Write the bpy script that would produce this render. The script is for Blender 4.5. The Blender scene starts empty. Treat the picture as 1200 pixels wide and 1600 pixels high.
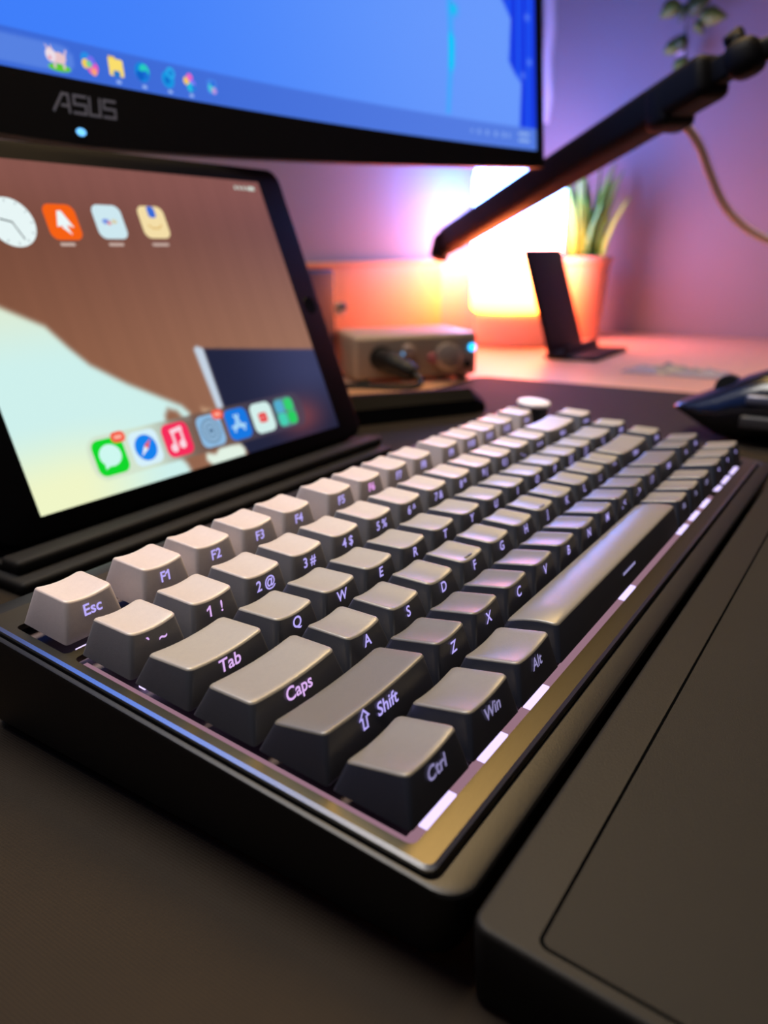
import bpy, bmesh, math, random
from mathutils import Vector, Matrix
from mathutils.geometry import tessellate_polygon

# ------------------------------------------------------------------ scene, camera, light
scene = bpy.context.scene
COL = scene.collection
MM = 0.001
random.seed(7)

scene.view_settings.view_transform = 'Standard'
scene.view_settings.look = 'None'
scene.view_settings.exposure = 0.0
scene.view_settings.gamma = 1.0
scene.view_settings.use_curve_mapping = False
scene.cycles.use_denoising = True
scene.cycles.max_bounces = 8
scene.cycles.diffuse_bounces = 4
scene.cycles.glossy_bounces = 4
scene.cycles.sample_clamp_indirect = 6.0
scene.cycles.caustics_reflective = False
scene.cycles.caustics_refractive = False

CAM = Vector((-95.33446, -59.38746, 123.08127))
CR = Vector((0.55668, -0.83062, -0.01324))
CU = Vector((0.2715, 0.16685, 0.94786))
CF = Vector((0.78511, 0.53126, -0.3184))
cd = bpy.data.cameras.new('camera')
cam = bpy.data.objects.new('camera', cd)
COL.objects.link(cam)
m = Matrix((CR, CU, -CF)).transposed().to_4x4()
m.translation = CAM * MM
cam.matrix_world = m
cd.sensor_fit = 'VERTICAL'
cd.sensor_height = 34.6
cd.lens = 1201.0 / 1600.0 * 34.6
cd.clip_start = 0.005
cd.clip_end = 20
cd.dof.use_dof = True
cd.dof.focus_distance = 0.192
cd.dof.aperture_fstop = 11.0
scene.camera = cam

world = bpy.data.worlds.new('world')
scene.world = world
world.use_nodes = True
world.node_tree.nodes['Background'].inputs[0].default_value = (0.80, 0.82, 1.0, 1)
world.node_tree.nodes['Background'].inputs[1].default_value = 0.07

# warm ceiling lamp of the room, above and beyond the right of the desk
cl = bpy.data.lights.new('ceiling_light', 'AREA')
cl.shape = 'DISK'
cl.size = 0.7
cl.energy = 3.6
cl.spread = math.radians(75)
cl.color = (1.0, 0.66, 0.26)
clo = bpy.data.objects.new('ceiling_light', cl)
COL.objects.link(clo)
clo.location = (0.80, 0.30, 1.25)
clo.rotation_euler = (Vector((0.1, 0.05, 0)) - clo.location).to_track_quat('-Z', 'Y').to_euler()

# neutral fill added over the desk to light the keys; no lamp seen there
pl2 = bpy.data.lights.new('added_fill_light', 'AREA')
pl2.shape = 'DISK'
pl2.size = 0.5
pl2.energy = 5.2
pl2.spread = math.radians(110)
pl2.color = (1.0, 0.95, 0.90)
plo = bpy.data.objects.new('added_fill_light', pl2)
COL.objects.link(plo)
plo.location = (0.08, 0.28, 1.0)
plo.rotation_euler = (Vector((0.12, -0.15, 0)) - plo.location).to_track_quat('-Z', 'Y').to_euler()

# ------------------------------------------------------------------ materials
def lin(c):
    return tuple(((v / 255.0) / 12.92 if v / 255.0 <= 0.04045 else ((v / 255.0 + 0.055) / 1.055) ** 2.4) for v in c)

MATS = {}
def mat(name, rgb, rough=0.5, metal=0.0, spec=0.5, var=0.0, vscale=300.0, bump=0.0, bscale=2000.0,
        emit=None, estr=1.0, coat=0.0, alpha=1.0, trans=0.0, stretch=None):
    if name in MATS:
        return MATS[name]
    M = bpy.data.materials.new(name)
    M.use_nodes = True
    nt = M.node_tree
    b = nt.nodes['Principled BSDF']
    c = lin(rgb)
    b.inputs['Base Color'].default_value = (*c, 1)
    b.inputs['Roughness'].default_value = rough
    b.inputs['Metallic'].default_value = metal
    b.inputs['Specular IOR Level'].default_value = spec
    b.inputs['Coat Weight'].default_value = coat
    b.inputs['Alpha'].default_value = alpha
    b.inputs['Transmission Weight'].default_value = trans
    if emit is not None:
        b.inputs['Emission Color'].default_value = (*lin(emit), 1)
        b.inputs['Emission Strength'].default_value = estr
    if var > 0 or bump > 0:
        tc = nt.nodes.new('ShaderNodeTexCoord')
        src = tc.outputs['Object']
        if stretch:
            mp = nt.nodes.new('ShaderNodeMapping')
            mp.inputs['Scale'].default_value = stretch
            nt.links.new(src, mp.inputs[0])
            src = mp.outputs[0]
        if var > 0:
            n = nt.nodes.new('ShaderNodeTexNoise')
            n.inputs['Scale'].default_value = vscale
            n.inputs['Detail'].default_value = 5
            nt.links.new(src, n.inputs['Vector'])
            r = nt.nodes.new('ShaderNodeValToRGB')
            r.color_ramp.elements[0].position = 0.3
            r.color_ramp.elements[1].position = 0.7
            r.color_ramp.elements[0].color = (*[max(0, v * (1 - var)) for v in c], 1)
            r.color_ramp.elements[1].color = (*[min(1, v * (1 + var)) for v in c], 1)
            nt.links.new(n.outputs['Fac'], r.inputs[0])
            nt.links.new(r.outputs[0], b.inputs['Base Color'])
        if bump > 0:
            n2 = nt.nodes.new('ShaderNodeTexNoise')
            n2.inputs['Scale'].default_value = bscale
            n2.inputs['Detail'].default_value = 3
            nt.links.new(src, n2.inputs['Vector'])
            bp = nt.nodes.new('ShaderNodeBump')
            bp.inputs['Strength'].default_value = bump
            bp.inputs['Distance'].default_value = 0.0003
            nt.links.new(n2.outputs['Fac'], bp.inputs['Height'])
            nt.links.new(bp.outputs[0], b.inputs['Normal'])
    MATS[name] = M
    return M

def emat(name, rgb, strength=1.0):
    """a lit surface (screen pixels, LEDs, backlit legends)"""
    if name in MATS:
        return MATS[name]
    M = bpy.data.materials.new(name)
    M.use_nodes = True
    nt = M.node_tree
    nt.nodes.clear()
    o = nt.nodes.new('ShaderNodeOutputMaterial')
    e = nt.nodes.new('ShaderNodeEmission')
    e.inputs[0].default_value = (*lin(rgb), 1)
    e.inputs[1].default_value = strength
    nt.links.new(e.outputs[0], o.inputs[0])
    MATS[name] = M
    return M

def screen_mat(name, strength=1.0):
    M = bpy.data.materials.new(name)
    M.use_nodes = True
    nt = M.node_tree
    b = nt.nodes['Principled BSDF']
    b.inputs['Base Color'].default_value = (0.004, 0.004, 0.005, 1)
    b.inputs['Roughness'].default_value = 0.25
    b.inputs['Specular IOR Level'].default_value = 0.2
    a = nt.nodes.new('ShaderNodeAttribute')
    a.attribute_name = 'Col'
    nt.links.new(a.outputs['Color'], b.inputs['Emission Color'])
    b.inputs['Emission Strength'].default_value = strength
    MATS[name] = M
    return M

# ------------------------------------------------------------------ mesh helpers (all in millimetres)
def link(o, parent=None):
    COL.objects.link(o)
    if parent is not None:
        o.parent = parent
    return o

def empty(name, loc=(0, 0, 0), rotz=0.0, label=None, cat=None, group=None):
    o = bpy.data.objects.new(name, None)
    o.empty_display_size = 0.02
    o.location = Vector(loc) * MM
    o.rotation_euler = (0, 0, rotz)
    link(o)
    tag(o, label, cat, group)
    return o

def tag(o, label=None, cat=None, group=None, kind=None):
    if label: o['label'] = label
    if cat: o['category'] = cat
    if group: o['group'] = group
    if kind: o['kind'] = kind
    return o

def mk(name, verts, faces, mats, parent=None, idx=None, smooth=False, mw=None, cols=None):
    me = bpy.data.meshes.new(name)
    me.from_pydata([(v[0] * MM, v[1] * MM, v[2] * MM) for v in verts], [], faces)
    if not isinstance(mats, (list, tuple)):
        mats = [mats]
    for M in mats:
        me.materials.append(M)
    if idx is not None:
        me.polygons.foreach_set('material_index', idx)
    if smooth:
        me.polygons.foreach_set('use_smooth', [True] * len(me.polygons))
    if cols is not None:
        ca = me.color_attributes.new('Col', 'FLOAT_COLOR', 'POINT')
        flat = []
        for c in cols:
            flat.extend((c[0], c[1], c[2], 1.0))
        ca.data.foreach_set('color', flat)
    me.update()
    o = bpy.data.objects.new(name, me)
    link(o, parent)
    if mw is not None:
        o.matrix_local = mw
    return o

def smooth_by_angle(o, deg=35):
    try:
        me = o.data
        me.polygons.foreach_set('use_smooth', [True] * len(me.polygons))
        me.set_sharp_from_angle(angle=math.radians(deg))
    except Exception:
        pass
    return o

def bm_obj(name, bm, mats, parent=None, mw=None, angle=35):
    me = bpy.data.meshes.new(name)
    bmesh.ops.recalc_face_normals(bm, faces=bm.faces[:])
    bm.to_mesh(me)
    bm.free()
    if not isinstance(mats, (list, tuple)):
        mats = [mats]
    for M in mats:
        me.materials.append(M)
    o = bpy.data.objects.new(name, me)
    link(o, parent)
    if mw is not None:
        o.matrix_local = mw
    if angle:
        smooth_by_angle(o, angle)
    return o

def bm_box(bm, x0, x1, y0, y1, z0, z1, r=0.0, seg=3, mtx=None):
    g = bmesh.ops.create_cube(bm, size=1.0)
    vs = g['verts']
    for v in vs:
        v.co = Vector(((x0 + (v.co.x + .5) * (x1 - x0)), (y0 + (v.co.y + .5) * (y1 - y0)), (z0 + (v.co.z + .5) * (z1 - z0)))) * MM
    if r > 0:
        es = list({e for v in vs for e in v.link_edges})
        res = bmesh.ops.bevel(bm, geom=es, offset=r * MM, segments=seg, profile=0.5, affect='EDGES')
        vs = list({v for f in res['faces'] for v in f.verts} | {v for v in vs if v.is_valid})
    if mtx is not None:
        bmesh.ops.transform(bm, matrix=mtx, verts=vs)
    return vs

def box(name, x0, x1, y0, y1, z0, z1, M, parent=None, r=0.0, seg=3, mw=None):
    bm = bmesh.new()
    bm_box(bm, x0, x1, y0, y1, z0, z1, r, seg)
    return bm_obj(name, bm, M, parent, mw)

def rrect(x0, x1, y0, y1, r, nc=4, ne=1):
    """rounded rectangle loop, counter-clockwise, constant count"""
    pts = []
    cs = [(x1 - r, y0 + r, -90), (x1 - r, y1 - r, 0), (x0 + r, y1 - r, 90), (x0 + r, y0 + r, 180)]
    for k, (cx, cy, a0) in enumerate(cs):
        for i in range(nc + 1):
            a = math.radians(a0 + 90 * i / nc)
            pts.append((cx + r * math.cos(a), cy + r * math.sin(a)))
        nx = cs[(k + 1) % 4]
        a = math.radians(a0 + 90)
        p = pts[-1]
        a2 = math.radians(nx[2])
        q = (nx[0] + r * math.cos(a2), nx[1] + r * math.sin(a2))
        for i in range(1, ne):
            t = i / ne
            pts.append((p[0] + (q[0] - p[0]) * t, p[1] + (q[1] - p[1]) * t))
    return pts

def loft(rings, cap0=True, cap1=True):
    """rings: lists of 3D points of equal count -> verts, faces"""
    n = len(rings[0])
    V = [p for r in rings for p in r]
    F = []
    for k in range(len(rings) - 1):
        a, b = k * n, (k + 1) * n
        for i in range(n):
            j = (i + 1) % n
            F.append((a + i, a + j, b + j, b + i))
    if cap0:
        F.append(tuple(range(n))[::-1])
    if cap1:
        F.append(tuple((len(rings) - 1) * n + i for i in range(n)))
    return V, F

def lathe(profile, n=32, cx=0, cy=0, cz=0):
    rings = []
    for r, z in profile:
        rings.append([(cx + r * math.cos(2 * math.pi * i / n), cy + r * math.sin(2 * math.pi * i / n), cz + z) for i in range(n)])
    return loft(rings)

def tube(path, rad, n=10, close=True):
    """round tube along a polyline; rad number or list"""
    P = [Vector(p) for p in path]
    rings = []
    up = Vector((0, 0, 1))
    prev = None
    for i, p in enumerate(P):
        t = (P[min(i + 1, len(P) - 1)] - P[max(i - 1, 0)]).normalized()
        if prev is None:
            a = t.cross(up)
            if a.length < 1e-3:
                a = t.cross(Vector((1, 0, 0)))
            a.normalize()
        else:
            a = (prev - t * prev.dot(t)).normalized()
        prev = a
        b = t.cross(a)
        r = rad[i] if isinstance(rad, (list, tuple)) else rad
        rings.append([tuple(p + (a * math.cos(2 * math.pi * k / n) + b * math.sin(2 * math.pi * k / n)) * r) for k in range(n)])
    return loft(rings, close, close)

def spline(pts, n=8):
    P = [Vector(p) for p in pts]
    out = []
    for i in range(len(P) - 1):
        p0, p1, p2, p3 = P[max(i - 1, 0)], P[i], P[i + 1], P[min(i + 2, len(P) - 1)]
        for k in range(n):
            t = k / n
            out.append(0.5 * ((2 * p1) + (p2 - p0) * t + (2 * p0 - 5 * p1 + 4 * p2 - p3) * t * t + (-p0 + 3 * p1 - 3 * p2 + p3) * t ** 3))
    out.append(P[-1])
    return out

def fillet(poly, r, n=4):
    out = []
    L = len(poly)
    for i in range(L):
        p = Vector(poly[i]); a = Vector(poly[i - 1]); b = Vector(poly[(i + 1) % L])
        da = (a - p).normalized(); db = (b - p).normalized()
        s = p + da * r; e = p + db * r
        for k in range(n + 1):
            t = k / n
            out.append(tuple(s * (1 - t) ** 2 + p * 2 * t * (1 - t) + e * t * t))
    return out

def slab(outer, holes, z0, z1):
    """extruded polygon with holes"""
    loops = [outer] + holes
    tri = tessellate_polygon([[Vector((x, y, 0)) for x, y in l] for l in loops])
    flat = [p for l in loops for p in l]
    n = len(flat)
    V = [(x, y, z1) for x, y in flat] + [(x, y, z0) for x, y in flat]
    F = []
    for t in tri:
        a, b, c = [flat[i] for i in t]
        cr = (b[0] - a[0]) * (c[1] - a[1]) - (b[1] - a[1]) * (c[0] - a[0])
        t = tuple(t) if cr > 0 else tuple(t)[::-1]
        F.append(t)
        F.append(tuple(i + n for i in t[::-1]))
    o = 0
    for l in loops:
        for i in range(len(l)):
            j = (i + 1) % len(l)
            F.append((o + i, o + j, o + j + n, o + i + n)[::-1])
        o += len(l)
    return V, F

TEXT_CACHE = {}
def text_mesh(s, size, ext=0.0, off=0.0):
    """flat text mesh data, centred in x, baseline y=0; returns (verts, faces, width) in mm"""
    key = (s, size, off)
    if key in TEXT_CACHE:
        return TEXT_CACHE[key]
    cu = bpy.data.curves.new('t', 'FONT')
    cu.body = s
    cu.size = size
    cu.offset = off
    cu.resolution_u = 4
    cu.align_x = 'CENTER'
    o = bpy.data.objects.new('t', cu)
    COL.objects.link(o)
    dg = bpy.context.evaluated_depsgraph_get()
    me = bpy.data.meshes.new_from_object(o.evaluated_get(dg))
    V = [tuple(v.co) for v in me.vertices]
    F = [tuple(p.vertices) for p in me.polygons]
    bpy.data.objects.remove(o)
    bpy.data.curves.remove(cu)
    bpy.data.meshes.remove(me)
    TEXT_CACHE[key] = (V, F)
    return V, F

def mesh_from_2d(name, items, fmap, parent=None, step=0.02):
    """items: list of (polygon(list of (x,y)) or (verts,faces), material); later items lie on top. fmap(x,y,layer)->3D mm"""
    V, F, I, mats = [], [], [], []
    for layer, (pg, M) in enumerate(items):
        if M not in mats:
            mats.append(M)
        mi = mats.index(M)
        o = len(V)
        if isinstance(pg, tuple):
            vs, fs = pg
            V += [fmap(v[0], v[1], layer * step) for v in vs]
            for f in fs:
                F.append(tuple(o + i for i in f)); I.append(mi)
        else:
            V += [fmap(x, y, layer * step) for x, y in pg]
            F.append(tuple(range(o, o + len(pg)))); I.append(mi)
    return mk(name, V, F, mats, parent, I)

def circ(cx, cy, r, n=24, ry=None):
    ry = r if ry is None else ry
    return [(cx + r * math.cos(2 * math.pi * i / n), cy + ry * math.sin(2 * math.pi * i / n)) for i in range(n)]

def rr(cx, cy, w, h, r):
    return rrect(cx - w / 2, cx + w / 2, cy - h / 2, cy + h / 2, r, 5)

def stroke(p, q, w):
    p = Vector(p); q = Vector(q)
    d = (q - p).normalized() * (w / 2)
    nrm = Vector((-d.y, d.x))
    return [tuple(p - d + nrm), tuple(p - d - nrm), tuple(q + d - nrm), tuple(q + d + nrm)][::-1]

# ------------------------------------------------------------------ setting: floor, walls, desk
M_wall = mat('wall_paint', (150, 147, 153), 0.85, var=0.03, vscale=6, bump=0.25, bscale=300)
M_floor = mat('floor_boards', (90, 70, 55), 0.5, var=0.2, vscale=5)
WX, WY = 1180.0, 522.0
def wall(name, x0, x1, y0, y1, z0, z1, M):
    o = box(name, x0, x1, y0, y1, z0, z1, M)
    return tag(o, kind='structure')
wall('wall_back', -1600, WX, WY, WY + 80, -750, 1700, M_wall)
wall('wall_right', WX, WX + 80, -1600, WY + 80, -750, 1700, M_wall)
wall('floor', -1600, WX + 80, -1600, WY + 80, -800, -750, M_floor)

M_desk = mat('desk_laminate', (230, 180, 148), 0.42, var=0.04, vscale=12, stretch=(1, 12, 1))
M_deskleg = mat('desk_leg_paint', (40, 40, 42), 0.5, var=0.05)
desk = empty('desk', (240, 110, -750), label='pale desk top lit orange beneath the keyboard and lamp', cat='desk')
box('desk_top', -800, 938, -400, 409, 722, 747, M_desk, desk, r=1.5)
for lx in (-760, 880):
    for ly in (-360, 350):
        box('leg', lx, lx + 45, ly, ly + 45, 0, 722, M_deskleg, desk, r=2)

# desk mat
def mat_fabric():
    M = bpy.data.materials.new('desk_mat_cloth')
    M.use_nodes = True
    nt = M.node_tree
    b = nt.nodes['Principled BSDF']
    tc = nt.nodes.new('ShaderNodeTexCoord')
    n = nt.nodes.new('ShaderNodeTexNoise'); n.inputs['Scale'].default_value = 60; n.inputs['Detail'].default_value = 6
    r = nt.nodes.new('ShaderNodeValToRGB')
    r.color_ramp.elements[0].color = (*lin((32, 24, 13)), 1)
    r.color_ramp.elements[1].color = (*lin((40, 30, 17)), 1)
    w1 = nt.nodes.new('ShaderNodeTexWave'); w1.inputs['Scale'].default_value = 420; w1.bands_direction = 'X'; w1.inputs['Distortion'].default_value = 0.6
    w2 = nt.nodes.new('ShaderNodeTexWave'); w2.inputs['Scale'].default_value = 420; w2.bands_direction = 'Y'; w2.inputs['Distortion'].default_value = 0.6
    mx = nt.nodes.new('ShaderNodeMath'); mx.operation = 'ADD'
    bp = nt.nodes.new('ShaderNodeBump'); bp.inputs['Strength'].default_value = 0.5; bp.inputs['Distance'].default_value = 0.0002
    L = nt.links
    for q in (n, w1, w2): L.new(tc.outputs['Object'], q.inputs['Vector'])
    L.new(n.outputs['Fac'], r.inputs[0]); L.new(r.outputs[0], b.inputs['Base Color'])
    L.new(w1.outputs['Fac'], mx.inputs[0]); L.new(w2.outputs['Fac'], mx.inputs[1]); L.new(mx.outputs[0], bp.inputs['Height'])
    L.new(bp.outputs[0], b.inputs['Normal'])
    b.inputs['Roughness'].default_value = 0.8
    b.inputs['Specular IOR Level'].default_value = 0.25
    return M
M_mat = mat_fabric()
rings = []
for z, ins in ((-3, 0), (-0.8, 0), (-0.2, 0.3), (0, 1.0)):
    rings.append([(x, y, z) for x, y in rrect(-320 + ins, 636 - ins, -330 + ins, 312 - ins, 14 - ins, 6)])
o = mk('desk_mat', *loft(rings), M_mat)
smooth_by_angle(o, 40)
tag(o, 'dark woven cloth desk mat under the keyboard', 'desk mat')

# ------------------------------------------------------------------ keyboard
U = 19.05
TILT = math.radians(5)
Z0 = 24.0
KM = Matrix.Translation((0, 0, Z0 * MM)) @ Matrix.Rotation(TILT, 4, 'X')
kb = empty('keyboard', (0, 0, 0), label='compact grey to black gradient keyboard with backlit legends and a knob', cat='keyboard')

M_case = mat('case_anodised_black', (19, 18, 18), 0.42, metal=0.0, spec=0.3, bump=0.12, bscale=2500)
M_plate = mat('plate_brushed_metal', (70, 65, 52), 0.33, metal=0.85, var=0.06, vscale=500, stretch=(1, 14, 1))
M_edge = mat('plate_polished_edge', (230, 228, 226), 0.24, metal=1.0)
M_pcb = mat('switch_board_grey', (84, 72, 80), 0.55, var=0.05)
M_led = emat('led_lavender', (214, 196, 250), 1.5)
M_diff = emat('led_diffuser_pink', (200, 152, 172), 0.52)

# case (rim and body)
def kz_for_world(x, y, zw):
    return (zw - Z0 - y * math.sin(TILT)) / math.cos(TILT)
CX0, CX1, CY0, CY1 = -6.0, 326.0, -13.6, 137.0
PX0, PX1, PY0, PY1 = -3.9, 320.0, -6.6, 129.8
def ring(x0, x1, y0, y1, r, z):
    return [(x, y, z) for x, y in rrect(x0, x1, y0, y1, r, 6, 4)]
rings = [ring(PX0 - .1, PX1 + .1, PY0 - .1, PY1 + .1, 2.0, -6.0),
         ring(PX0 - .5, PX1 + .5, PY0 - .9, PY1 + .5, 2.4, -6.0),
         ring(PX0 - .5, PX1 + .5, PY0 - .9, PY1 + .5, 2.4, -2.9),
         ring(PX0 - .8, PX1 + .8, PY0 - 1.2, PY1 + .8, 2.6, -2.6),
         ring(CX0 + .9, CX1 - .9, CY0 + 1.2, CY1 - 1.2, 5.2, -2.6),
         ring(CX0 + .25, CX1 - .25, CY0 + .35, CY1 - .35, 5.8, -2.9),
         ring(CX0, CX1, CY0, CY1, 6.0, -3.6)]
rings.append([(x, y, kz_for_world(x, y, 3.0)) for x, y in rrect(CX0 + 2.5, CX1 - 2.5, CY0 + 2.5, CY1 - 2.5, 6, 6, 4)])
rings.append([(x, y, kz_for_world(x, y, 0.4)) for x, y in rrect(CX0 + 5, CX1 - 5, CY0 + 5, CY1 - 5, 5, 6, 4)])
V, F = loft(rings, False, True)
F = [f[::-1] for f in F]
o = mk('case', V, F, M_case, kb, mw=KM)
smooth_by_angle(o, 30)

# plate with openings
mg = 0.9
def hole(poly):
    return poly
def H(x0, x1, y0, y1):
    return rrect(x0 * U - mg, x1 * U + mg, y0 * U - mg, y1 * U + mg, 1.4, 4)[::-1]
main = [(0, 0), (13, 0), (13, 1), (14, 1), (14, 2), (15, 2), (15, 5), (0, 5)]
nav = [(13.25, 0), (16.25, 0), (16.25, 5), (15.25, 5), (15.25, 2), (14.25, 2), (14.25, 1), (13.25, 1)]
def offset(poly, d):
    out = []
    L = len(poly)
    for i in range(L):
        a, p, b = poly[i - 1], poly[i], poly[(i + 1) % L]
        d1 = (Vector(p) - Vector(a)).normalized(); d2 = (Vector(b) - Vector(p)).normalized()
        n1 = Vector((d1.y, -d1.x)); n2 = Vector((d2.y, -d2.x))
        out.append((p[0] * U + (n1.x + n2.x) * d, p[1] * U + (n1.y + n2.y) * d))
    return out
holes = [H(0, 1, 5.25, 6.25), H(1.25, 5.25, 5.25, 6.25), H(5.5, 9.5, 5.25, 6.25), H(9.75, 13.75, 5.25, 6.25), H(14, 15, 5.25, 6.25),
         fillet(offset(main, mg), 1.9)[::-1], fillet(offset(nav, mg), 1.9)[::-1]]
PZ = -1.2
outer = rrect(PX0 + .8, PX1 - .8, PY0 + .8, PY1 - .8, 1.6, 5)
V, F = slab(outer, holes, PZ - 1.6, PZ)
mk('plate', V, F, M_plate, kb, mw=KM)
rings = [[(x, y, PZ) for x, y in rrect(PX0 + .8, PX1 - .8, PY0 + .8, PY1 - .8, 1.6, 5)],
         [(x, y, PZ - 0.5) for x, y in rrect(PX0, PX1, PY0, PY1, 2.2, 5)],
         [(x, y, PZ - 3.0) for x, y in rrect(PX0, PX1, PY0, PY1, 2.2, 5)]]
V, F = loft(rings, False, False)
mk('polished_edge', V, [f[::-1] for f in F], M_edge, kb, mw=KM)
V, F = slab(rrect(PX0 + 1, PX1 - 1, PY0 + 1, PY1 - 1, 1.5, 3), [], -7, -5.0)
mk('switch_board', V, F, M_pcb, kb, mw=KM)

V, F = slab([(-1, -.6), (13.2 * U, -.6), (13.2 * U, 2.6), (2.6, 2.6), (2.6, 5 * U + .6), (-1, 5 * U + .6)], [], -5.0, -3.8)
mk('light_diffuser', V, F, M_diff, kb, mw=KM)
# keycaps -----------------------------------------------------------
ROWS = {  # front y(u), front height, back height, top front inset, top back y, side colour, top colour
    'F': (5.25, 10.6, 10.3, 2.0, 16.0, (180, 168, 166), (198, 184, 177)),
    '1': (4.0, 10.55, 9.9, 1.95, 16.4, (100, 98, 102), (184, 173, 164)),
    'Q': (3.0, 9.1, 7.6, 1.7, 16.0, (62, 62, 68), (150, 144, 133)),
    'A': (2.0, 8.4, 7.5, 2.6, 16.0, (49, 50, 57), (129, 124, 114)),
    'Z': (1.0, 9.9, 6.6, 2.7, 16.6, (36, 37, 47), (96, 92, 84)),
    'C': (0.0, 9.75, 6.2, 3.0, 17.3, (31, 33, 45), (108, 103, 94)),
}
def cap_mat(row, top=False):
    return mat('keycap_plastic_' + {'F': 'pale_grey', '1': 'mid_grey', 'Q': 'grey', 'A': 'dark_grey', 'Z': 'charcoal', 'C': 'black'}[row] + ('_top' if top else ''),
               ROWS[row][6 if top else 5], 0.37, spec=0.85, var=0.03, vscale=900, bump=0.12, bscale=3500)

CAPS = {}
def cap_mesh(row, wu, convex=False):
    key = (row, wu)
    if key in CAPS:
        return CAPS[key]
    _, hf, hb, fy, yb = ROWS[row][:5]
    hw = (wu * U - 1.0) / 2
    y0, y1 = -9.025, 9.025
    tx = hw - 2.16
    ty0, ty1 = fy - 9.025, yb - 9.525
    dish = 0.95 if wu < 1.2 else 1.0
    def top(x, y):
        t = (y - ty0) / (ty1 - ty0)
        z = hf + (hb - hf) * t
        if convex:
            return z - 0.9 * (2 * t - 1) ** 2 + 0.4
        u = max(-1, min(1, x / tx))
        return z - dish * (1 - u * u)
    nc, ne = 4, 6
    def L(x0, x1, a, b, r):
        return rrect(x0, x1, a, b, r, nc, ne)
    rings = []
    rings.append([(x, y, 1.2) for x, y in L(-hw + 1.2, hw - 1.2, y0 + 1.2, y1 - 1.2, .5)])
    rings.append([(x, y, 0) for x, y in L(-hw + 1.2, hw - 1.2, y0 + 1.2, y1 - 1.2, .5)])
    rings.append([(x, y, 0) for x, y in L(-hw, hw, y0, y1, .9)])
    e = 0.10
    rings.append([(x, y, top(x, y) - 0.55) for x, y in L(-tx - e, tx + e, ty0 - e, ty1 + e, 1.5)])
    rings.append([(x, y, top(x, y) - 0.16) for x, y in L(-tx + .12, tx - .12, ty0 + .12, ty1 - .12, 1.45)])
    rings.append([(x, y, top(x, y)) for x, y in L(-tx + .5, tx - .5, ty0 + .5, ty1 - .5, 1.2)])
    cx, cy = 0.0, (ty0 + ty1) / 2
    base = L(-tx + .5, tx - .5, ty0 + .5, ty1 - .5, 1.2)
    for s in (0.8, 0.58, 0.36, 0.15):
        rings.append([(cx + (x - cx) * s, cy + (y - cy) * s, top(cx + (x - cx) * s, cy + (y - cy) * s)) for x, y in base])
    V, F = loft(rings, True, True)
    me = bpy.data.meshes.new('keycap')
    me.from_pydata([(a * MM, b * MM, c * MM) for a, b, c in V], [], F)
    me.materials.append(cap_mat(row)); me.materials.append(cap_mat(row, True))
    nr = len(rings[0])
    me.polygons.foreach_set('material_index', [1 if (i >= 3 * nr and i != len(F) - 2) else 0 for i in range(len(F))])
    me.polygons.foreach_set('use_smooth', [True] * len(me.polygons))
    me.set_sharp_from_angle(angle=math.radians(50))
    me.update()
    CAPS[key] = me
    return me

LEG = emat('legend_violet', (186, 172, 250), 1.0)
LEG_PINK = emat('legend_pink', (245, 170, 250), 1.0)
LEG_DIM = emat('legend_dim_violet', (150, 142, 190), 0.9)
LEG_LILAC = emat('legend_lilac', (222, 178, 242), 1.0)

led_me = None
def add_led(x, y):
    global led_me
    if led_me is None:
        o = box('led', -5.6, 5.6, -1.0, 1.0, -4.2, -3.0, M_led, kb)
        led_me = o.data
    else:
        o = bpy.data.objects.new('led', led_me)
        link(o, kb)
    o.matrix_local = KM @ Matrix.Translation((x * MM, y * MM, 0))

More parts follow.
